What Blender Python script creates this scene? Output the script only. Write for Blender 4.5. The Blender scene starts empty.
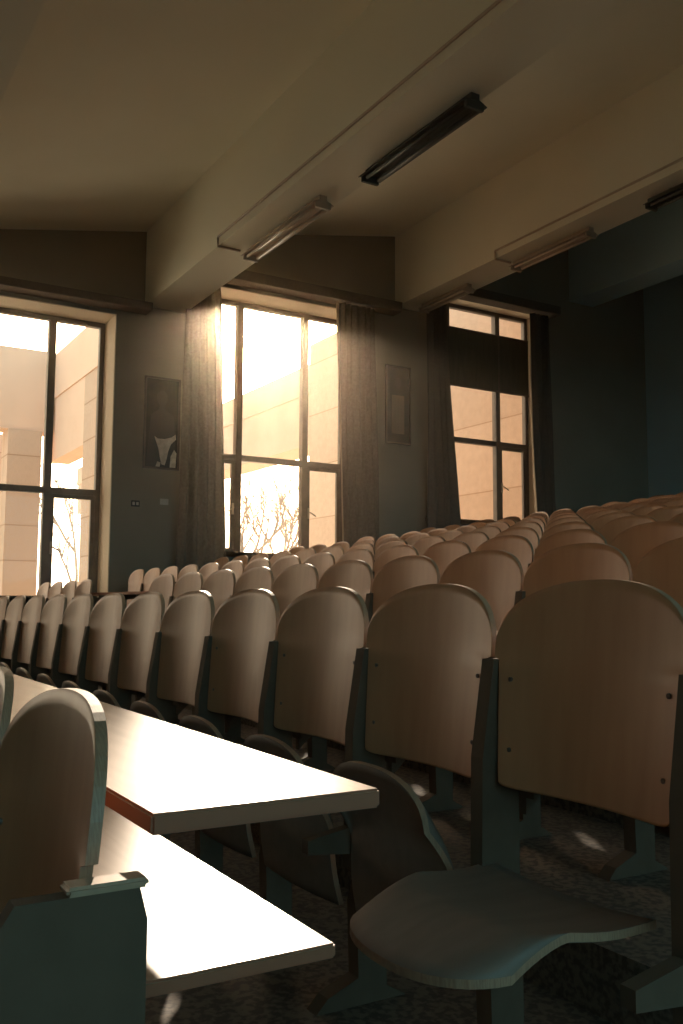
import bpy, bmesh, math, random
from mathutils import Vector, Matrix
random.seed(7)
sc = bpy.context.scene
COL = sc.collection
PI = math.pi

# ------------------------------------------------------------------ helpers
def link(name, bm, mats, parent=None, smooth=False):
    me = bpy.data.meshes.new(name)
    bmesh.ops.recalc_face_normals(bm, faces=bm.faces[:])
    bm.to_mesh(me); bm.free()
    if not isinstance(mats, (list, tuple)): mats = [mats]
    for m in mats: me.materials.append(m)
    if smooth:
        for p in me.polygons: p.use_smooth = True
    o = bpy.data.objects.new(name, me); COL.objects.link(o)
    if parent: o.parent = parent
    return o

def empty(name, loc=(0, 0, 0)):
    o = bpy.data.objects.new(name, None); COL.objects.link(o); o.location = loc
    o.empty_display_size = .1
    return o

def tag(o, label, cat, group=None, kind=None):
    o['label'] = label; o['category'] = cat
    if group: o['group'] = group
    if kind: o['kind'] = kind
    return o

def struct(o):
    o['kind'] = 'structure'; return o

def box(bm, x0, x1, y0, y1, z0, z1, mi=0, bev=0):
    vs = [bm.verts.new(p) for p in ((x0,y0,z0),(x1,y0,z0),(x1,y1,z0),(x0,y1,z0),(x0,y0,z1),(x1,y0,z1),(x1,y1,z1),(x0,y1,z1))]
    fs = [bm.faces.new([vs[i] for i in q]) for q in ((0,3,2,1),(4,5,6,7),(0,1,5,4),(1,2,6,5),(2,3,7,6),(3,0,4,7))]
    for f in fs: f.material_index = mi
    if bev:
        es = list({e for f in fs for e in f.edges})
        bmesh.ops.bevel(bm, geom=es, offset=bev, segments=2, affect='EDGES')
    return bm

def B(*a, **k): return box(bmesh.new(), *a, **k)

def prism(bm, pts, ax, a, b, mi=0):
    """extrude a 2D outline along axis ax from a to b"""
    def P(p, t):
        q = list(p); q.insert(ax, t); return q
    v0 = [bm.verts.new(P(p, a)) for p in pts]; v1 = [bm.verts.new(P(p, b)) for p in pts]
    n = len(pts)
    fs = [bm.faces.new(v0[::-1]), bm.faces.new(v1)]
    for i in range(n): fs.append(bm.faces.new((v0[i], v0[(i+1) % n], v1[(i+1) % n], v1[i])))
    for f in fs: f.material_index = mi
    return bm

def tube(bm, pts, r, n=8, r1=None, cap=True, mi=0):
    pts = [Vector(p) for p in pts]; rings = []
    for i, p in enumerate(pts):
        d = (pts[min(i+1, len(pts)-1)] - pts[max(i-1, 0)]).normalized()
        a = Vector((0, 0, 1)) if abs(d.z) < .9 else Vector((1, 0, 0))
        s = d.cross(a).normalized(); t = d.cross(s)
        rr = r if r1 is None else r + (r1 - r) * i / (len(pts) - 1)
        rings.append([bm.verts.new(p + (s * math.cos(2*PI*k/n) + t * math.sin(2*PI*k/n)) * rr) for k in range(n)])
    for a, b in zip(rings, rings[1:]):
        for k in range(n):
            f = bm.faces.new((a[k], a[(k+1) % n], b[(k+1) % n], b[k])); f.material_index = mi
    if cap:
        for g in (rings[0][::-1], rings[-1]):
            f = bm.faces.new(g); f.material_index = mi
    return bm

def copy_tree(o, parent=None):
    kids = list(o.children)
    c = o.copy(); COL.objects.link(c)
    if parent: c.parent = parent
    for ch in kids: copy_tree(ch, c)
    return c

# ------------------------------------------------------------------ materials
def mat(name, col, rough=.6, col2=None, scale=8, metal=0, bump=0, stretch=(1,1,1), detail=4, spec=.5, lo=.35, hi=.65):
    m = bpy.data.materials.new(name); m.use_nodes = True
    nt = m.node_tree; N = nt.nodes; L = nt.links; b = N['Principled BSDF']
    b.inputs['Roughness'].default_value = rough; b.inputs['Metallic'].default_value = metal
    b.inputs['Specular IOR Level'].default_value = spec
    b.inputs['Base Color'].default_value = (*col, 1)
    if col2 or bump:
        tc = N.new('ShaderNodeTexCoord'); mp = N.new('ShaderNodeMapping'); mp.inputs['Scale'].default_value = stretch
        nz = N.new('ShaderNodeTexNoise'); nz.inputs['Scale'].default_value = scale; nz.inputs['Detail'].default_value = detail
        L.new(tc.outputs['Object'], mp.inputs[0]); L.new(mp.outputs[0], nz.inputs['Vector'])
        if col2:
            cr = N.new('ShaderNodeValToRGB'); e = cr.color_ramp.elements
            e[0].position = lo; e[0].color = (*col, 1); e[1].position = hi; e[1].color = (*col2, 1)
            L.new(nz.outputs['Fac'], cr.inputs[0]); L.new(cr.outputs[0], b.inputs['Base Color'])
        if bump:
            bp = N.new('ShaderNodeBump'); bp.inputs['Strength'].default_value = bump; bp.inputs['Distance'].default_value = .01
            L.new(nz.outputs['Fac'], bp.inputs['Height']); L.new(bp.outputs[0], b.inputs['Normal'])
    return m

M = {}
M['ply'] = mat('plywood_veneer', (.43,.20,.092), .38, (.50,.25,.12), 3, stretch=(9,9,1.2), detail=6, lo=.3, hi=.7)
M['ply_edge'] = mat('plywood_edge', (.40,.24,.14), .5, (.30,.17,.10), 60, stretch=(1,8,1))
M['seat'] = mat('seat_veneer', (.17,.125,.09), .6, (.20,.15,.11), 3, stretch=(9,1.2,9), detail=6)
M['desk'] = mat('desk_laminate', (.40,.26,.165), .25, (.46,.30,.19), 4, stretch=(1,14,14), detail=5)
M['desk_edge'] = mat('desk_edge_band', (.33,.115,.055), .7)
M['iron'] = mat('painted_iron', (.115,.075,.047), .8, (.13,.085,.054), 20, spec=.2)
M['bolt'] = mat('steel_bolt', (.18,.14,.11), .4, metal=.6)
M['wall'] = mat('wall_paint', (.27,.225,.165), .85, (.30,.25,.185), 1.6, bump=.05)
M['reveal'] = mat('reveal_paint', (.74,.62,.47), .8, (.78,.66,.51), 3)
M['ceil'] = mat('ceiling_paint', (.80,.77,.64), .9, (.84,.81,.68), 1.2)
M['dark'] = mat('rear_teal_shade', (.40,.52,.54), .95, (.42,.54,.56), 1.5)  # teal shade of the rear bay, put into the surface colour
M['frame'] = mat('window_frame_paint', (.10,.075,.055), .5, (.13,.095,.07), 9)
M['sill'] = mat('sill_paint', (.6,.5,.38), .6)
M['curtain'] = mat('brown_curtain', (.17,.135,.10), .95, (.21,.17,.125), 30)
M['curtain2'] = mat('dark_curtain', (.13,.10,.075), .95, (.15,.115,.085), 30)
M['lit_edge'] = mat('curtain_lit_edge', (.45,.35,.25), .9)  # paler strip that paints the light caught by the curtain edges
M['lamp'] = mat('lamp_enamel', (.45,.36,.27), .4)
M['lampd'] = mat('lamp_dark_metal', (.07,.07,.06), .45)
M['tubeg'] = mat('lamp_tube_glass', (.72,.62,.5), .2)
M['trunk'] = mat('bark', (.30,.20,.14), .9, (.40,.28,.2), 12)
M['twig'] = mat('shrub_twig', (.36,.24,.16), .9, (.5,.34,.22), 6)
M['yard'] = mat('yard_ground', (.76,.72,.60), .95, (.80,.76,.64), .7)
M['dim_ground'] = mat('added_dim_ground', (.06,.06,.06), .95)  # dark colour of the slab added to cut light from below
M['picd'] = mat('portrait_dark', (.03,.028,.025), .5, (.05,.04,.03), 9, spec=.2)
M['picm'] = mat('portrait_mid', (.042,.036,.03), .5)
M['picl'] = mat('portrait_pale_shape', (.62,.55,.46), .6, (.45,.38,.3), 18)  # pale irregular shape in the lower part of the picture
M['paper'] = mat('scroll_paper', (.20,.15,.10), .7)
M['ink'] = mat('scroll_ink', (.12,.09,.07), .7)
M['plate'] = mat('switch_plastic', (.5,.43,.35), .35)
M['blind'] = mat('blind_fabric', (.06,.06,.045), .95, (.12,.105,.075), 7, stretch=(1,3,.35), lo=.2, hi=.95)

def stone(rh=.555, wd_=1.9):
    m = mat('outdoor_stone_cladding', (.62,.42,.29), .9)
    nt = m.node_tree; N = nt.nodes; L = nt.links; b = N['Principled BSDF']
    tc = N.new('ShaderNodeTexCoord'); sp = N.new('ShaderNodeSeparateXYZ'); ad = N.new('ShaderNodeMath'); ad.operation = 'ADD'
    cb = N.new('ShaderNodeCombineXYZ'); br = N.new('ShaderNodeTexBrick')
    L.new(tc.outputs['Object'], sp.inputs[0]); L.new(sp.outputs[0], ad.inputs[0]); L.new(sp.outputs[1], ad.inputs[1])
    L.new(ad.outputs[0], cb.inputs[0]); L.new(sp.outputs[2], cb.inputs[1]); L.new(cb.outputs[0], br.inputs['Vector'])
    br.inputs['Scale'].default_value = 1; br.inputs['Brick Width'].default_value = wd_; br.inputs['Row Height'].default_value = rh
    br.inputs['Mortar Size'].default_value = .011; br.inputs['Mortar Smooth'].default_value = .3; br.offset = 0
    br.inputs['Color1'].default_value = (.56,.375,.26,1); br.inputs['Color2'].default_value = (.52,.345,.235,1)
    br.inputs['Mortar'].default_value = (.38,.22,.13,1)
    nz = N.new('ShaderNodeTexNoise'); nz.inputs['Scale'].default_value = 60
    mx = N.new('ShaderNodeMix'); mx.data_type = 'RGBA'; mx.blend_type = 'MULTIPLY'; mx.inputs[0].default_value = .25
    L.new(br.outputs['Color'], mx.inputs[6]); L.new(nz.outputs['Fac'], mx.inputs[7]); L.new(mx.outputs[2], b.inputs['Base Color'])
    return m
M['stone'] = stone(); M['slab'] = stone(1.13, 30)
M['bridge'] = mat('outdoor_bridge_render', (.50,.335,.24), .9, (.46,.305,.215), 1.5)
M['render'] = mat('outdoor_smooth_render', (.66,.43,.30), .9, (.62,.40,.275), 1.5)

def floor_mat():
    m = mat('worn_terrazzo', (.3,.2,.13), .75)
    nt = m.node_tree; N = nt.nodes; L = nt.links; b = N['Principled BSDF']
    tc = N.new('ShaderNodeTexCoord'); nz = N.new('ShaderNodeTexNoise'); nz.inputs['Scale'].default_value = 55; nz.inputs['Detail'].default_value = 3
    cr = N.new('ShaderNodeValToRGB'); e = cr.color_ramp.elements
    e[0].position = .42; e[0].color = (.075,.055,.038,1); e[1].position = .56; e[1].color = (.17,.125,.085,1)
    L.new(tc.outputs['Object'], nz.inputs['Vector']); L.new(nz.outputs['Fac'], cr.inputs[0]); L.new(cr.outputs[0], b.inputs['Base Color'])
    bp = N.new('ShaderNodeBump'); bp.inputs['Strength'].default_value = .3; bp.inputs['Distance'].default_value = .004
    L.new(nz.outputs['Fac'], bp.inputs['Height']); L.new(bp.outputs[0], b.inputs['Normal'])
    return m
M['floor'] = floor_mat()

def glass(name, tint=(1,1,1)):
    m = bpy.data.materials.new(name); m.use_nodes = True; nt = m.node_tree; N = nt.nodes; L = nt.links
    for n in list(N): N.remove(n)
    out = N.new('ShaderNodeOutputMaterial'); mx = N.new('ShaderNodeMixShader'); tr = N.new('ShaderNodeBsdfTransparent'); gl = N.new('ShaderNodeBsdfGlossy')
    fr = N.new('ShaderNodeFresnel'); fr.inputs[0].default_value = 1.25
    tr.inputs[0].default_value = (*tint, 1); gl.inputs['Roughness'].default_value = .02
    L.new(fr.outputs[0], mx.inputs[0]); L.new(tr.outputs[0], mx.inputs[1]); L.new(gl.outputs[0], mx.inputs[2]); L.new(mx.outputs[0], out.inputs[0])
    return m
M['glass'] = glass('clear_glass')
M['fill_glass'] = glass('teal_fill_glass', (.72,.86,.88))  # teal tint for the ambient light of the added windows

# ------------------------------------------------------------------ dimensions (metres)
ZC = 1.055                      # eye height
CX = 10.66                      # camera distance from the glass line
PITCH, ROW, RISE = .47, .931, .1522
YA = 1.240                     # back tops of the first full row
XG = 9.228
TOPZ = ZC + .0476
WI = .47                        # inner face of the window wall
NROWS = 11                      # rows above the camera row
XR = 13.6                       # far side wall
YB = 11.75                      # rear wall
YF = -6.0                       # front wall
def ry(n): return YA + ROW * n
def rz(n): return RISE * (n + 1)       # tread level of row n (row -1 stands on the floor)

# ------------------------------------------------------------------ stepped floor
bm = bmesh.new()
pts = [(YF - .2, -.3), (YF - .2, 0)]
z = 0
for n in range(0, NROWS):
    y = ry(n) - .57
    pts += [(y, rz(n) - RISE), (y, rz(n))]
pts += [(YB + .2, rz(NROWS - 1)), (YB + .2, -.3)]
prism(bm, pts, 0, WI, XR)
struct(link('floor', bm, M['floor']))

# ------------------------------------------------------------------ window wall with openings
WIN = []
for k in range(-1, 3):
    m2 = 2.464 + 3.264 * k
    WIN.append(dict(k=k, y0=m2 - 1.55, y1=m2 + .61, z0=1.131 + .564 * max(k, -1) - .05, z1=4.278 + .564 * k + .05, m2=m2, m1=m2 - .938))
bm = bmesh.new()
ytop = lambda y: 4.70 + .196 * y
def wall_piece(y0, y1, z0, z1):
    box(bm, -.02, WI, y0, y1, z0, z1)
edges = [YF - .2]
prev = YF - .2
def slab(y0, y1, z0):                 # piece reaching the sloping ceiling
    prism(bm, [(y0, z0), (y1, z0), (y1, ytop(y1) + .1), (y0, ytop(y0) + .1)], 0, -.02, WI)
for w in WIN:
    slab(prev, w['y0'], -.3)
    wall_piece(w['y0'], w['y1'], -.3, w['z0'])
    slab(w['y0'], w['y1'], w['z1'])
    prev = w['y1']
slab(prev, YB + .2, -.3)
struct(link('wall_window_side', bm, M['wall']))
# painted reveal linings of every opening
for i, w in enumerate(WIN):
    bm = bmesh.new(); t = .012
    a, b_, c, d = w['y0'], w['y1'], w['z0'], w['z1']
    box(bm, .03, WI + .004, a, a + t, c, d); box(bm, .03, WI + .004, b_ - t, b_, c, d)
    box(bm, .03, WI + .004, a + t, b_ - t, d - t, d)
    struct(link('trim_%d' % (i + 1), bm, M['reveal']))

# windows
def window(idx, w):
    root = struct(empty('window_%d' % idx, (0, 0, w['z0'])))
    zz = w['z0']; a, b_, c, d = w['y0'] + .012, w['y1'] - .012, 0, w['z1'] - w['z0'] - .012
    m1, m2 = w['m1'], w['m2']; tr = 1.185 + .05
    f = bmesh.new(); W = .055
    box(f, 0, .075, a, a + W, c, d); box(f, 0, .075, b_ - W, b_, c, d)
    box(f, 0, .075, a + W, b_ - W, c, c + W); box(f, 0, .075, a + W, b_ - W, d - W, d)
    for m in (m1, m2): box(f, -.005, .085, m - .04, m + .04, c + W, d - W)
    box(f, -.003, .08, a + W, b_ - W, tr - .035, tr + .035)
    link('window_frame', f, M['frame'], root)
    # opening casements low in the two narrow lights
    for (p, q) in ((a + W, m1 - .04), (m2 + .04, b_ - W)):
        s = bmesh.new(); v = .045
        box(s, .02, .065, p, p + v, c + W, tr - .035); box(s, .02, .065, q - v, q, c + W, tr - .035)
        box(s, .02, .065, p + v, q - v, c + W, c + W + v); box(s, .02, .065, p + v, q - v, tr - .035 - v, tr - .035)
        link('casement', s, M['frame'], root)
    g = bmesh.new(); box(g, .036, .042, a + W * .5, b_ - W * .5, c + W * .5, d - W * .5)
    link('window_pane', g, M['glass'], root)
    for (yy, s) in ((m1 - .065, -1), (m2 + .065, 1)):
        h = bmesh.new(); box(h, .065, .085, yy - .012, yy + .012, .52, .66)
        tube(h, [(.09, yy, .60), (.115, yy, .60), (.12, yy + s * .09, .55)], .009)
        link('window_handle', h, M['lamp'], root)
    sl = bmesh.new(); box(sl, .075, WI + .05, w['y0'] + .012, w['y1'] - .012, -.03, .03)
    box(sl, WI, WI + .05, w['y0'] - .06, w['y1'] + .06, -.03, .03)
    link('window_sill', sl, M['sill'], root)
for i, w in enumerate(WIN): window(i + 1, w)

# ------------------------------------------------------------------ ceiling, beams, other walls
bm = bmesh.new()
prism(bm, [(YF - .2, ytop(YF - .2)), (7.3, ytop(7.3)), (7.3, ytop(7.3) + .2), (YF - .2, ytop(YF - .2) + .2)], 0, WI - .3, XR)
struct(link('ceiling', bm, M['ceil']))
bm = bmesh.new()
prism(bm, [(7.3, ytop(7.3)), (YB + .2, ytop(YB + .2)), (YB + .2, ytop(YB + .2) + .2), (7.3, ytop(7.3) + .2)], 0, WI - .3, XR)
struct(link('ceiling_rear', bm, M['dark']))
for i, (y0, y1, zb) in enumerate(((-2.76, -2.19, 3.24), (.37, .90, 3.87), (3.40, 3.891, 4.478), (6.882, 7.37, 5.064), (10.1, 10.6, 5.70))):
    bm = bmesh.new()
    prism(bm, [(y0, zb), (y1, zb), (y1, ytop(y1) + .05), (y0, ytop(y0) + .05)], 0, WI, XR)
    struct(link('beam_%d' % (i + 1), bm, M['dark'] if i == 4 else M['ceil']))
bm = B(WI - .3, XR, YB, YB + .2, -.3, ytop(YB) + .3)
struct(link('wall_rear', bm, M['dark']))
# front wall, and the far side wall with windows added for cool fill light
bm = B(WI - .3, XR, YF - .2, YF, -.3, ytop(YF) + .3)
struct(link('wall_front', bm, M['wall']))
bm = bmesh.new()
FILL_WIN = [(-2.2, .8), (1.2, 4.2), (4.6, 7.6), (8.0, 11.0)]
prev = YF - .2
for (a, b_) in FILL_WIN:
    prism(bm, [(prev, -.3), (a, -.3), (a, ytop(a) + .2), (prev, ytop(prev) + .2)], 0, XR, XR + .3)
    box(bm, XR, XR + .3, a, b_, -.3, 1.0)
    prism(bm, [(a, 3.8), (b_, 3.8), (b_, ytop(b_) + .2), (a, ytop(a) + .2)], 0, XR, XR + .3)
    prev = b_
prism(bm, [(prev, -.3), (YB + .2, -.3), (YB + .2, ytop(YB) + .3), (prev, ytop(prev) + .2)], 0, XR, XR + .3)
struct(link('wall_far_side', bm, M['wall']))
for i, (a, b_) in enumerate(FILL_WIN):
    root = struct(empty('window_%d' % (5 + i), (XR, 0, 0)))  # unseen windows, added to lift the shadows with teal light
    f = bmesh.new()
    box(f, .1, .17, a, a + .06, 1, 3.8); box(f, .1, .17, b_ - .06, b_, 1, 3.8); box(f, .1, .17, a + .06, b_ - .06, 1, 1.06); box(f, .1, .17, a + .06, b_ - .06, 3.74, 3.8)
    box(f, .1, .17, (a + b_) / 2 - .03, (a + b_) / 2 + .03, 1.06, 3.74)
    link('window_frame', f, M['frame'], root)
    g = B(.13, .14, a + .03, b_ - .03, 1.03, 3.77); link('window_pane', g, M['fill_glass'], root)

# conduits along the two beams
def conduit(pts, label):
    bm = bmesh.new(); tube(bm, pts, .012, 6)
    return tag(link('cable_conduit', bm, M['lamp']), label, 'conduit')
conduit([(2.62, 3.62, 4.466), (2.62, 3.387, 4.466), (2.62, 3.387, 4.56), (7.4, 3.387, 4.56)], 'thin cable conduit running along the lower edge of the middle ceiling beam')
conduit([(2.56, 7.10, 5.052), (2.56, 6.869, 5.052), (2.56, 6.869, 5.15), (7.4, 6.869, 5.15)], 'thin cable conduit running along the lower edge of the rear ceiling beam')

# ------------------------------------------------------------------ fluorescent lamps (unlit)
def lamp(x0, x1, y, zb, label, dark=False):
    root = tag(empty('fluorescent_lamp', (x0, y, zb + .035)), label, 'ceiling lamp', 'unlit twin-tube fluorescent lamps under the beams')
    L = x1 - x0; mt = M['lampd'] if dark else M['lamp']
    h = bmesh.new()
    prism(h, [(-.035, -.055), (.035, -.055), (.035, -.095), (.10, -.125), (.10, -.131), (.03, -.105), (-.03, -.105), (-.10, -.131), (-.10, -.125), (-.035, -.095)], 0, 0, L)
    link('housing', h, mt, root)
    for s in (-1, 1):
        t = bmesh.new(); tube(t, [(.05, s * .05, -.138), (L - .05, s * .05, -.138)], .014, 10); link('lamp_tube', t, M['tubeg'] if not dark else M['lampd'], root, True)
    for xx in (.0, L - .03):
        e = B(xx, xx + .03, -.075, .075, -.165, -.105, bev=.004); link('end_cap', e, mt, root)
    for xx in (.25, L - .25):
        e = bmesh.new(); tube(e, [(xx, 0, -.036), (xx, 0, -.056)], .012, 8); link('hanger', e, mt, root)
    return root
lamp(2.70, 4.13, 3.69, 4.478, 'unlit fluorescent lamp catching glare, under the middle beam close to the sunny window')
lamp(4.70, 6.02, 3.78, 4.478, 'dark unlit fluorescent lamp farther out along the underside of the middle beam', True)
lamp(.80, 1.77, 7.12, 5.064, 'short unlit fluorescent lamp at the wall end of the rear beam')
lamp(2.62, 3.82, 7.12, 5.064, 'unlit fluorescent lamp halfway along the rear beam, second from the window wall')
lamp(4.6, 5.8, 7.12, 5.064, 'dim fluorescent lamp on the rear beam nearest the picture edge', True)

# ------------------------------------------------------------------ curtains and rails
def curtain(name, ya, yb, zt, zb, folds, m, label, x=.62, amp=.045, seed=0, lit_edge=None):
    """ya/yb: (top, bottom) positions of the two side edges"""
    rnd = random.Random(seed); ph = [rnd.random() * 6 for _ in range(6)]
    bm = bmesh.new(); nu, nv = folds * 10, 16; g = []
    for j in range(nv + 1):
        v = j / nv; zz = zt + (zb - zt) * v; row = []
        l = ya[0] + (ya[1] - ya[0]) * v ** 1.5; r = yb[0] + (yb[1] - yb[0]) * v ** (.6 if seed == 1 else 1.5)
        for i in range(nu + 1):
            u = i / nu
            uu = u + .018 * math.sin(7 * u + ph[0] + v * 1.5)
            a = amp * (.75 + .35 * math.sin(ph[1] + u * 9)) * (.8 + .5 * v)
            xx = x + a * math.sin(2 * PI * folds * uu + ph[2] + .5 * math.sin(v * 3 + ph[3]))
            row.append(bm.verts.new((xx, l + (r - l) * u + .01 * math.sin(v * 6 + ph[4] + u * 12), zz)))
        g.append(row)
    for j in range(nv):
        for i in range(nu):
            f = bm.faces.new((g[j][i], g[j][i+1], g[j+1][i+1], g[j+1][i]))
            if lit_edge and (i >= nu - 3 if lit_edge > 0 else i < 3): f.material_index = 1
    o = link(name, bm, [m, M['lit_edge']], None, True)
    s = o.modifiers.new('t', 'SOLIDIFY'); s.thickness = .004
    return tag(o, label, 'curtain', 'curtains drawn aside at the tall windows')
curtain('window_curtain', (3.86, 3.78), (4.27, 4.42), 4.90, 1.35, 5, M['curtain'], 'brown curtain bunched beside the dark portrait, at the sunny middle window', seed=1)
curtain('window_curtain', (5.88, 6.00), (6.45, 6.52), 4.92, 1.42, 6, M['curtain'], 'brown curtain bunched between the sunny middle window and the framed scroll', seed=2, lit_edge=-1)
curtain('window_curtain', (7.30, 7.28), (7.63, 7.86), 5.33, 1.85, 4, M['curtain2'], 'near-black curtain between the framed scroll and the window with the dark blind', seed=3)
curtain('window_curtain', (9.16, 9.24), (9.52, 9.60), 5.33, 2.0, 4, M['curtain2'], 'near-black curtain on the rear side of the window with the dark blind', seed=4, lit_edge=-1)
for (y0, y1, z0, z1, lab) in ((.6, 3.42, 4.37, 4.46, 'dark curtain rail box over the bare window without curtains'),
                         (4.16, 6.85, 4.93, 5.06, 'dark curtain rail box over the sunny middle window'),
                         (7.25, 9.7, 5.36, 5.49, 'dark curtain rail box over the window with the dark blind')):
    bm = B(WI + .002, WI + .23, y0, y1, z0, z1, bev=.006)
    tag(link('curtain_rail', bm, M['curtain2']), lab, 'curtain rail')
# dark blind in the rear window
root = tag(empty('window_blind', (.13, 0, 0)), 'dark streaked fabric blind half lowered inside the rear window', 'blind')
w = WIN[-1]
for (p, q) in ((w['y0'] + .05, w['m2'] - .03), (w['m2'] + .0, w['y1'] - .05)):
    bm = B(-.003, .003, p, q, 4.23, 5.06)
    link('blind_fabric', bm, M['blind'], root)
    bm = bmesh.new(); tube(bm, [(0, p, 4.22), (0, q, 4.22)], .014); link('bottom_rail', bm, M['curtain2'], root)
    bm = bmesh.new(); tube(bm, [(0, p, 5.07), (0, q, 5.07)], .014); link('top_rail', bm, M['curtain2'], root)

# ------------------------------------------------------------------ wall pictures and fittings
def pic_frame(root, y0, y1, z0, z1, m, t=.03):
    f = bmesh.new(); x0, x1 = 0, .03
    box(f, x0, x1, y0, y0 + t, z0, z1); box(f, x0, x1, y1 - t, y1, z0, z1)
    box(f, x0, x1, y0 + t, y1 - t, z0, z0 + t); box(f, x0, x1, y0 + t, y1 - t, z1 - t, z1)
    link('picture_frame', f, m, root)
    link('backing', B(0, .012, y0 + t, y1 - t, z0 + t, z1 - t), M['picd'], root)
root = tag(empty('framed_portrait', (WI + .001, 3.42, 2.59)), 'dark framed wall picture with a pale shape at its foot', 'picture')
pic_frame(root, 0, .43, 0, 1.07, M['frame'], .022)
bm = bmesh.new()      # head and shoulders, deliberately generic
hd = [(.215 + .065 * math.cos(a), .83 + .09 * math.sin(a)) for a in [2*PI*i/20 for i in range(20)]]
prism(bm, hd, 0, .012, .015)
prism(bm, [(.19, .76), (.24, .76), (.25, .70), (.36, .63), (.40, .03), (.035, .03), (.085, .63), (.18, .70)], 0, .012, .014)
link('printed_figure', bm, M['picm'], root)
bm = bmesh.new()
prism(bm, [(.13,.38),(.17,.355),(.25,.355),(.33,.38),(.385,.42),(.39,.36),(.33,.30),(.30,.22),(.28,.12),(.26,.05),(.22,.06),(.20,.14),(.18,.24),(.15,.32)], 0, .012, .016)
prism(bm, [(.32,.03),(.39,.03),(.40,.20),(.37,.24),(.33,.16)], 0, .012, .016)
prism(bm, [(.15,.03),(.20,.03),(.21,.08),(.17,.09)], 0, .012, .016)
link('pale_shape', bm, M['picl'], root)
root = tag(empty('framed_scroll', (WI + .001, 6.72, 3.19)), 'grey framed calligraphy panel hung between the two pairs of curtains', 'picture')
pic_frame(root, 0, .40, 0, 1.06, M['curtain2'], .02)
link('paper', B(.012, .016, .10, .30, .14, .66), M['paper'], root)
bm = bmesh.new()
for cx_ in (.15, .20, .25):
    for i in range(11):
        zz = .18 + i * .042; h = random.uniform(.010, .014)
        box(bm, .016, .018, cx_ - .011, cx_ + .011, zz, zz + h * .4)
        box(bm, .016, .018, cx_ - .003, cx_ + .003, zz, zz + h * 2)
link('lettering', bm, M['ink'], root)
bm = bmesh.new(); prism(bm, [(.20 + .05 * math.cos(a), .83 + .075 * math.sin(a)) for a in [2*PI*i/16 for i in range(16)]], 0, .012, .015)
link('printed_seal', bm, M['picm'], root)
for (y, z_, lab) in ((3.35, 2.18, 'small wall socket between the bare window and the dark portrait'), (3.69, 2.22, 'small pale wall switch directly under the dark portrait')):
    root = tag(empty('wall_switch', (WI + .001, y, z_)), lab, 'switch')
    link('plate', B(0, .008, -.05, .05, -.035, .035, bev=.003), M['plate'] if y > 3.5 else M['picm'], root)
    for s in (-1, 1): link('rocker', B(.008, .016, s * .022 - .014, s * .022 + .014, -.018, .018, bev=.002), M['plate'], root)

# ------------------------------------------------------------------ seats
def backrest_bm():
    H, arch, zn, T = .387, .128, .240, .013
    bm = bmesh.new(); nu = 28
    us = [-math.cos(PI * i / nu) for i in range(nu + 1)]
    def hw(z):
        if z >= zn: return .2295
        return .199 + .017 * (z / zn)
    rows = []
    ts = [0, .02, .06, .15, .3, .5, .7, .9, 1]
    G = []
    for u in us:
        a = abs(u)
        zt = H - arch * (1 - (1 - a ** 2.3) ** (1 / 2.3))
        zb = .035 * (1 - (1 - a ** 9) ** (1 / 9))
        zs = [zb + (zn - .004 - zb) * t for t in ts] + [zn + (zt - zn) * t for t in (0, .35, .65, .85, 1)]
        col = []
        for i, z_ in enumerate(zs):
            w_ = hw(z_) if i >= len(ts) else min(hw(z_), .216)
            y = -.030 * u * u - .035 * (1 - z_ / H)
            col.append((u * w_, y, z_))
        G.append(col)
    n, m = len(G), len(G[0])
    F = [[bm.verts.new(p) for p in c] for c in G]
    K = [[bm.verts.new((p[0], p[1] + T, p[2])) for p in c] for c in G]
    for i in range(n - 1):
        for j in range(m - 1):
            f = bm.faces.new((F[i][j], F[i+1][j], F[i+1][j+1], F[i][j+1])); f.smooth = True
            f = bm.faces.new((K[i][j], K[i][j+1], K[i+1][j+1], K[i+1][j])); f.smooth = True
    def rim(a, b_, c, d):
        f = bm.faces.new((a, b_, c, d)); f.material_index = 1
    for i in range(n - 1):
        rim(F[i][0], K[i][0], K[i+1][0], F[i+1][0]); rim(F[i][-1], F[i+1][-1], K[i+1][-1], K[i][-1])
    for j in range(m - 1):
        rim(F[0][j], F[0][j+1], K[0][j+1], K[0][j]); rim(F[-1][j], K[-1][j], K[-1][j+1], F[-1][j+1])
    return bm

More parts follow.
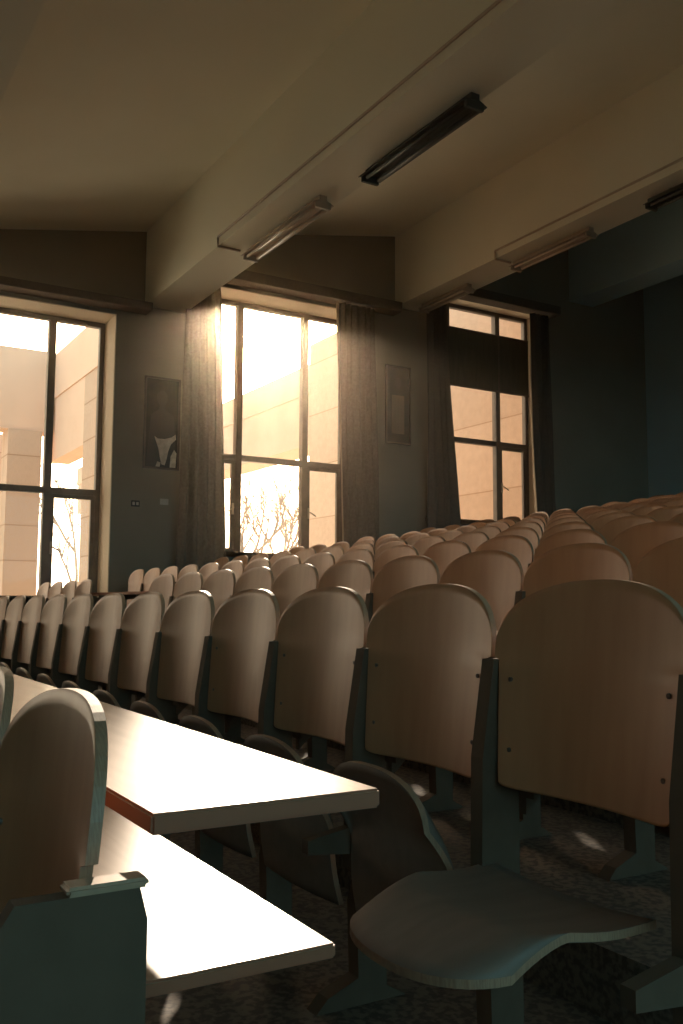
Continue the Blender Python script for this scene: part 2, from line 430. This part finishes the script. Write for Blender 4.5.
def seat_bm(ang):
    """pan built flat: hinge line at y=0, front at y=-D; bent down a little at the front; then turned by ang about the hinge"""
    D, T = .36, .013
    bm = bmesh.new(); nu, nv = 20, 16; top = []; bot = []
    for j in range(nv + 1):
        v = j / nv; r1 = []; r2 = []
        for i in range(nu + 1):
            u = -math.cos(PI * i / nu)
            a = abs(u)
            w_ = .196 - .02 * v
            fr = D * (1 - .30 * (1 - (1 - a ** 2.4) ** (1 / 2.4)))
            y = .02 - v * (fr + .02)
            z_ = .012 * u * u - (.05 * max(0, v - .62) ** 1.5 * 4) - .007 * math.sin(PI * min(1, v / .62))
            x = u * w_
            def rot(y, z_):
                c, s = math.cos(ang), math.sin(ang)
                return (x, y * c + z_ * s, -y * s + z_ * c)
            r1.append(bm.verts.new(rot(y, z_))); r2.append(bm.verts.new(rot(y, z_ - T)))
        top.append(r1); bot.append(r2)
    for j in range(nv):
        for i in range(nu):
            f = bm.faces.new((top[j][i], top[j+1][i], top[j+1][i+1], top[j][i+1])); f.smooth = True
            f = bm.faces.new((bot[j][i], bot[j][i+1], bot[j+1][i+1], bot[j+1][i])); f.smooth = True
    def rim(a, b_, c, d):
        f = bm.faces.new((a, b_, c, d)); f.material_index = 1
    for i in range(nu):
        rim(top[0][i], top[0][i+1], bot[0][i+1], bot[0][i]); rim(top[-1][i], bot[-1][i], bot[-1][i+1], top[-1][i+1])
    for j in range(nv):
        rim(top[j][0], bot[j][0], bot[j+1][0], top[j+1][0]); rim(top[j][-1], top[j+1][-1], bot[j+1][-1], bot[j][-1])
    return bm

SH = TOPZ - .387                 # level of the underside of the back above z=0 of row 0 ; local = minus tread
BZ = SH - rz(0)                  # back underside above its own tread
def pedestal_bm(x):
    bm = bmesh.new(); zt = BZ + .236
    prism(bm, [(-.090, .30), (.004, .22), (.004, zt), (-.055, zt), (-.085, BZ + .05)], 0, x - .0175, x + .0175)
    prism(bm, [(-.052, .30), (.004, .30), (.006, .03), (.06, 0), (-.18, 0), (-.15, .03), (-.07, .06), (-.075, .22)], 0, x - .022, x + .022)
    box(bm, x - .13, x + .046, .0155, .026, BZ - .03, zt)
    prism(bm, [(-.20, .375), (-.05, .40), (-.05, .33), (-.20, .345)], 0, x - .014, x + .014)
    return bm

def make_seat(folded=True, detail=True):
    root = empty('tip_up_seat')
    b = link('backrest', backrest_bm(), [M['ply'], M['ply_edge']], root); b.location = (0, 0, BZ)
    if folded:
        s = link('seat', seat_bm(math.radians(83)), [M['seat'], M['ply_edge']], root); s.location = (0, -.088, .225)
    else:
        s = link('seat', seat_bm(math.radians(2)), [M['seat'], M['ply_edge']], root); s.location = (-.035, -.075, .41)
    link('pedestal', pedestal_bm(PITCH / 2), M['iron'], root)
    if detail:
        for sx in (-1, 1):
            for hz in (.07, .20):
                q = bmesh.new(); x = sx * (.180 if hz < .1 else .186)
                yy = -.030 * (x / .216) ** 2 - .035 * (1 - hz / .387)
                tube(q, [(x, yy + .002, BZ + hz), (x, yy - .004, BZ + hz)], .0045, 8)
                link('bolt', q, M['bolt'], root)
    return root

near_proto = make_seat(True, True)
open_proto = make_seat(False, True)
far_proto = make_seat(True, False)
end_proto = make_seat(True, True)
for _o in list(end_proto.children):
    if _o.name.startswith('pedestal'): bpy.data.objects.remove(_o)
used = set()
def place_seat(proto, x, y, z_, label, group):
    o = proto if proto.name not in used else copy_tree(proto)
    if o is proto: used.add(proto.name)
    o.location = (x, y, z_)
    return tag(o, label, 'seat', group)

ORD = ['first','second','third','fourth','fifth','sixth','seventh','eighth','ninth','tenth','eleventh','twelfth','thirteenth','fourteenth','fifteenth','sixteenth','seventeenth','eighteenth','nineteenth','twentieth']
def ordn(i): return ORD[i]
# camera matrix, also used to leave out seats wholly outside the frame
Rv = Vector((.51150539, .85926264, .00547293)); Uv = Vector((.08231596, -.05533931, .99506866)); Fv = Vector((-.8553282, .50853247, .09903738))
CAM = Vector((CX, 0, ZC)); FPX = 933.4
def px(p):
    d = Vector(p) - CAM; zz = d.dot(Fv)
    return (341.5 + FPX * d.dot(Rv) / zz, 512 - FPX * d.dot(Uv) / zz) if zz > .05 else (9999, 9999)

# camera row (row -1)
zr = rz(-1)
labs = ['shaded brown seat back with sunlit rim beside the sunlit desktop, end of its row',
        'seat back cut by the picture edge, next inward along the desk from the end seat',
        'seat third from the desk end in the row the camera stands by', 'seat fourth from the desk end in the row the camera stands by']
for k in range(3):
    place_seat(end_proto if k == 0 else near_proto, 9.742 - PITCH * (k + .5) - .0, ry(-1) - .002, zr, labs[k], 'seats in the row below the first full row')
MISSING = {(1, j) for j in ()}
SKIP = set()
for n in range(0, NROWS):
    xg = XG - (0 if n == 0 else .02) - .028 * max(0, n - 1)
    ks = []
    k = -1
    while True:
        x = xg - PITCH * (k + .5)
        k += 1
        if x < 1.25: break
        p = px((x - .22, ry(n), TOPZ + RISE * n - .2)); q = px((x + .22, ry(n), TOPZ + RISE * n - .2))
        if p[0] > 700 or q[0] < -25: continue
        if n == 1 and 103 < (p[0] + q[0]) / 2 < 150: continue       # gap where seats are missing
        ks.append(x)
    near_first = n <= 1
    seq = ks if near_first else ks[::-1]
    for i, x in enumerate(seq):
        if (n, i) in SKIP: continue
        rowname = 'first full row' if n == 0 else ORD[n] + ' full row'
        if n == 0 and i == 0:
            place_seat(open_proto, x, ry(n), rz(n), 'largest brown plywood seat back, its pan lowered open in the shade', 'seats in the first full row'); continue
        end = 'the open-pan end' if n == 0 else ('the end opposite the windows' if n == 1 else 'the window wall')
        lab = 'brown plywood seat, %s from %s in the %s' % (ordn(i) if i < 20 else 'last', end, rowname)
        place_seat(near_proto if n == 0 and i < 4 else far_proto, x, ry(n), rz(n), lab, 'seats in the ' + rowname)

# ------------------------------------------------------------------ continuous desks behind every row
def desk(n, x0, x1, det):
    y, z_ = ry(n), rz(n)
    zt = ZC - .215 + RISE * (n + 1)
    root = empty('continuous_desk', (0, y - .017, z_))
    h = zt - z_
    bm = bmesh.new(); box(bm, x0, x1, .045, .325, h - .022, h, bev=.003)
    bm.normal_update()
    for f in bm.faces:
        if f.normal.z < .8: f.material_index = 1
    link('desktop', bm, [M['desk'], M['desk_edge']], root)
    bm = bmesh.new(); sh = ZC - .418 + RISE * (n + 1) - z_
    box(bm, x0, x1 - .095, .046 if n < 0 else .075, .322, sh - .018, sh, bev=.003)
    bm.normal_update()
    for f in bm.faces:
        if f.normal.z < .8: f.material_index = 1
    if det: link('book_shelf', bm, [M['desk'], M['desk_edge']], root)
    else: bm.free()
    if det:
        g = XG - PITCH * -1 if n >= 0 else 9.726
        while g > max(x0, 3.0):
            if g < x1 - .12:
                q = bmesh.new(); w_ = .010
                prism(q, [(.046, h - .022), (.27, h - .022), (.25, h - .045), (.10, h - .06), (.10, sh + .0), (.10, sh - .018), (.24, sh - .018), (.22, sh - .035), (.10, sh - .09), (.046, sh - .14)], 0, g - w_, g + w_)
                link('bracket', q, M['iron'], root)
            g -= PITCH
    return root
names = ['first', 'second', 'third', 'fourth', 'fifth', 'sixth', 'seventh', 'eighth', 'ninth', 'tenth', 'eleventh']
d = desk(-1, 1.0, 9.716, True)
tag(d, 'long sunlit wooden desk with a lower book shelf, its corner jutting into the aisle', 'desk', 'continuous desks behind the seat rows')
for n in range(NROWS):
    x1 = XG - .02 - (0 if n == 0 else .02) + PITCH * 1.6 - (0 if n == 0 else 0)
    d = desk(n, 1.0, 10.1 if n == 0 else 9.6, n < 2)
    tag(d, 'long narrow wooden desk fixed behind the seats of the %s full row' % names[n], 'desk', 'continuous desks behind the seat rows')

# end standard of the camera row
root = tag(empty('row_end_panel', (9.762, ry(-1), 0)), 'dark side panel closing the end of the seat row beneath the sunlit desk', 'end panel')
bm = bmesh.new()
prism(bm, [(-.26, 0), (.002, 0), (.002, .76), (-.006, .79), (-.12, .79), (-.24, .60), (-.26, .46)], 0, 0, .022)
link('side_plate', bm, M['iron'], root)
bm = B(-.004, .026, -.075, .002, .79, .799, bev=.003); link('wooden_cap', bm, M['desk'], root)

# ------------------------------------------------------------------ outdoors
bm = B(-80, -.3, -40, 80, -.6, -.5); struct(link('ground_outside', bm, M['yard']))
bm = B(XR + .4, 60, -40, 60, -.6, -.5); struct(link('added_ground_far_side', bm, M['dim_ground']))  # unseen slab added to keep low sky light off the ceiling
# near wing with lintel, by the bare window
def building(name, label, parts):
    root = tag(empty(name, (0, 0, -.5)), label, 'building')
    for (nm, b_, m) in parts:
        bm = bmesh.new()
        for q in (b_ if isinstance(b_[0], tuple) else [b_]):
            box(bm, q[0], q[1], q[2], q[3], q[4] + .5, q[5] + .5)
        link(nm, bm, M[m], root)
    return root
building('portico_wing', 'peach stone portico wing outside the bare window, with lintel and square pier', [
    ('side_wall', (-2.8, -.05, 3.62, 3.95, -.5, 4.37), 'stone'),
    ('lintel', (-4.85, -2.8, 3.62, 3.95, 3.35, 4.37), 'render'),
    ('parapet', (-4.85, -.05, 3.60, 3.97, 4.37, 5.10), 'render'),
    ('cross_beam', (-4.95, -4.53, .9, 3.60, 3.80, 5.12), 'render'),
    ('square_pier', (-5.0, -4.50, 2.90, 3.42, -.5, 3.80), 'stone'),
    ('rear_wall', (-8.3, -8.0, .2, 4.0, -.5, 4.3), 'stone')])
building('courtyard_wing', 'peach stone wing across the courtyard, bridged by a long parapet', [
    ('gable_wall', (-7.0, -.05, 9.67, 10.6, -.5, 6.75), 'slab'),
    ('bridge_beam', (-26, -7.0, 9.72, 10.5, 4.55, 5.68), 'bridge'),
    ('bridge_parapet', (-26, -7.0, 9.67, 10.55, 5.68, 6.33), 'bridge')])

def tree(x, y, h, seed, label):
    rnd = random.Random(seed)
    root = tag(empty('bare_tree', (x, y, -.5)), label, 'tree', 'leafless trees beyond the courtyard')
    T = bmesh.new(); Br = bmesh.new()
    def grow(bm, p, d, L, r, lev):
        pts = [p]; q = p.copy(); dd = d.copy()
        for i in range(4):
            dd = (dd + Vector((rnd.uniform(-.16, .16), rnd.uniform(-.16, .16), rnd.uniform(-.02, .12)))).normalized()
            q = q + dd * L / 4; pts.append(q.copy())
        tube(bm, pts, r * (1 + .35 * lev), 5 if lev < 3 else 3, r * .55 * (1 + .35 * lev), cap=False)
        if lev >= 5: return
        for i in range(3 if lev else 5):
            s = pts[rnd.choice((2, 3, 4))] if lev else pts[rnd.choice((2, 3, 4, 4))]
            a = rnd.uniform(0, 2 * PI); t = rnd.uniform(.35, .8)
            nd = (dd * math.cos(t) + Vector((math.cos(a), math.sin(a), .25)) * math.sin(t)).normalized()
            grow(Br, s, nd, L * rnd.uniform(.55, .72), r * .5, lev + 1)
    grow(T, Vector((0, 0, 0)), Vector((0, 0, 1)), h * .45, .11, 0)
    link('tree_trunk', T, M['trunk'], root); link('branches', Br, M['trunk'], root)
tree(-25, 16.6, 8.0, 3, 'bare branching tree seen through the sunny middle window, nearer its inner curtain')
tree(-32, 21.3, 8.5, 5, 'bare branching tree seen in the centre of the sunny middle window')
tree(-42, 28, 8.5, 8, 'bare tree standing toward the stone wing beyond the middle window')
tree(-34, 11.9, 9.0, 11, 'bare tree glimpsed through the portico opening of the bare window')
for i, (x, y) in enumerate(((-19, 13.2), (-18, 14.7), (-19, 16.9))):
    rnd = random.Random(40 + i); bm = bmesh.new()
    for j in range(90):
        a = rnd.uniform(0, 2 * PI); t = rnd.uniform(.05, .8); L = rnd.uniform(1.2, 4.0)
        dr = Vector((math.cos(a) * math.sin(t) * .5, math.sin(a) * math.sin(t) * .5, math.cos(t)))
        p1 = dr * L * .6 + Vector((rnd.uniform(-.1, .1), rnd.uniform(-.1, .1), 0)); p2 = dr * L + Vector((rnd.uniform(-.3, .3), rnd.uniform(-.3, .3), 0))
        tube(bm, [Vector((0, 0, 0)), p1, p2], .03, 3, .012, cap=False)
    o = link('twiggy_shrub', bm, M['twig']); o.location = (x, y, -.5)
    tag(o, 'bare twiggy shrub low outside the middle window, %s of three' % ['beside its inner curtain', 'the central', 'toward the stone wing'][i], 'shrub', 'bare shrubs below the middle window')

# ------------------------------------------------------------------ light
sd = Vector((-.8640, .3905, .3140)).normalized()      # towards the sun
L = bpy.data.lights.new('sun', 'SUN'); L.energy = 7.5; L.color = (1, .82, .62); L.angle = math.radians(.9)
so = bpy.data.objects.new('sun', L); COL.objects.link(so); so.rotation_euler = sd.to_track_quat('Z', 'Y').to_euler()

wd = bpy.data.worlds.new('World'); sc.world = wd; wd.use_nodes = True
nt = wd.node_tree; N = nt.nodes; K = nt.links; bg = N['Background']
tc = N.new('ShaderNodeTexCoord'); vm = N.new('ShaderNodeVectorMath'); vm.operation = 'DOT_PRODUCT'; vm.inputs[1].default_value = sd
K.new(tc.outputs['Generated'], vm.inputs[0])
cr = N.new('ShaderNodeValToRGB'); cr.color_ramp.interpolation = 'EASE'
e = cr.color_ramp.elements
e[0].position = 0; e[0].color = (.60, 1.0, 1.12, 1)
e[1].position = 1; e[1].color = (14, 10, 6, 1)
for p, c in ((.34, (.62, 1.0, 1.12)), (.58, (.95, .92, .82)), (.80, (1.7, 1.30, .85)), (.95, (2.4, 1.95, 1.4)), (.985, (5.0, 3.8, 2.5))):
    q = e.new(p); q.color = (*c, 1)
mr = N.new('ShaderNodeMapRange'); mr.inputs[1].default_value = -1; mr.inputs[2].default_value = 1
K.new(vm.outputs['Value'], mr.inputs[0]); K.new(mr.outputs[0], cr.inputs[0]); K.new(cr.outputs[0], bg.inputs[0])
bg.inputs[1].default_value = 2.1

HAZE = .0021  # haze volume added to spread a lens-like glow around the sun
if HAZE:
    m = bpy.data.materials.new('glow_haze'); m.use_nodes = True; hn = m.node_tree
    for q in list(hn.nodes): hn.nodes.remove(q)
    ho = hn.nodes.new('ShaderNodeOutputMaterial'); hv = hn.nodes.new('ShaderNodeVolumeScatter')
    hv.inputs['Density'].default_value = HAZE; hv.inputs['Anisotropy'].default_value = .965; hv.inputs['Color'].default_value = (1, .82, .62, 1)
    hn.links.new(hv.outputs[0], ho.inputs['Volume'])
    bm = bmesh.new(); prism(bm, [(-2.1, -.25), (YB - .01, -.25), (YB - .01, 3.80 + .18 * YB), (-2.1, 3.80 - .18 * 2.1)], 0, WI + .01, XR - .01)
    o = link('glow_haze', bm, m)
    tag(o, 'thin added haze filling the lecture hall, glowing near the sunny window', 'haze', kind='stuff')

# ------------------------------------------------------------------ camera
cd = bpy.data.cameras.new('camera'); cam = bpy.data.objects.new('camera', cd); COL.objects.link(cam)
cd.sensor_fit = 'HORIZONTAL'; cd.sensor_width = 36; cd.lens = FPX / 683 * 36
mw = Matrix(((Rv.x, Uv.x, -Fv.x, CAM.x), (Rv.y, Uv.y, -Fv.y, CAM.y), (Rv.z, Uv.z, -Fv.z, CAM.z), (0, 0, 0, 1)))
cam.matrix_world = mw; cd.clip_start = .02; cd.clip_end = 300
sc.camera = cam
sc.view_settings.view_transform = 'Standard'; sc.view_settings.look = 'None'; sc.view_settings.gamma = 1
sc.view_settings.exposure = 0
sc.view_settings.use_curve_mapping = False
try:
    sc.cycles.use_denoising = True; sc.cycles.denoiser = 'OPENIMAGEDENOISE'
    sc.cycles.max_bounces = 10; sc.cycles.diffuse_bounces = 6; sc.cycles.transparent_max_bounces = 12
    sc.cycles.sample_clamp_indirect = 8
except Exception: pass
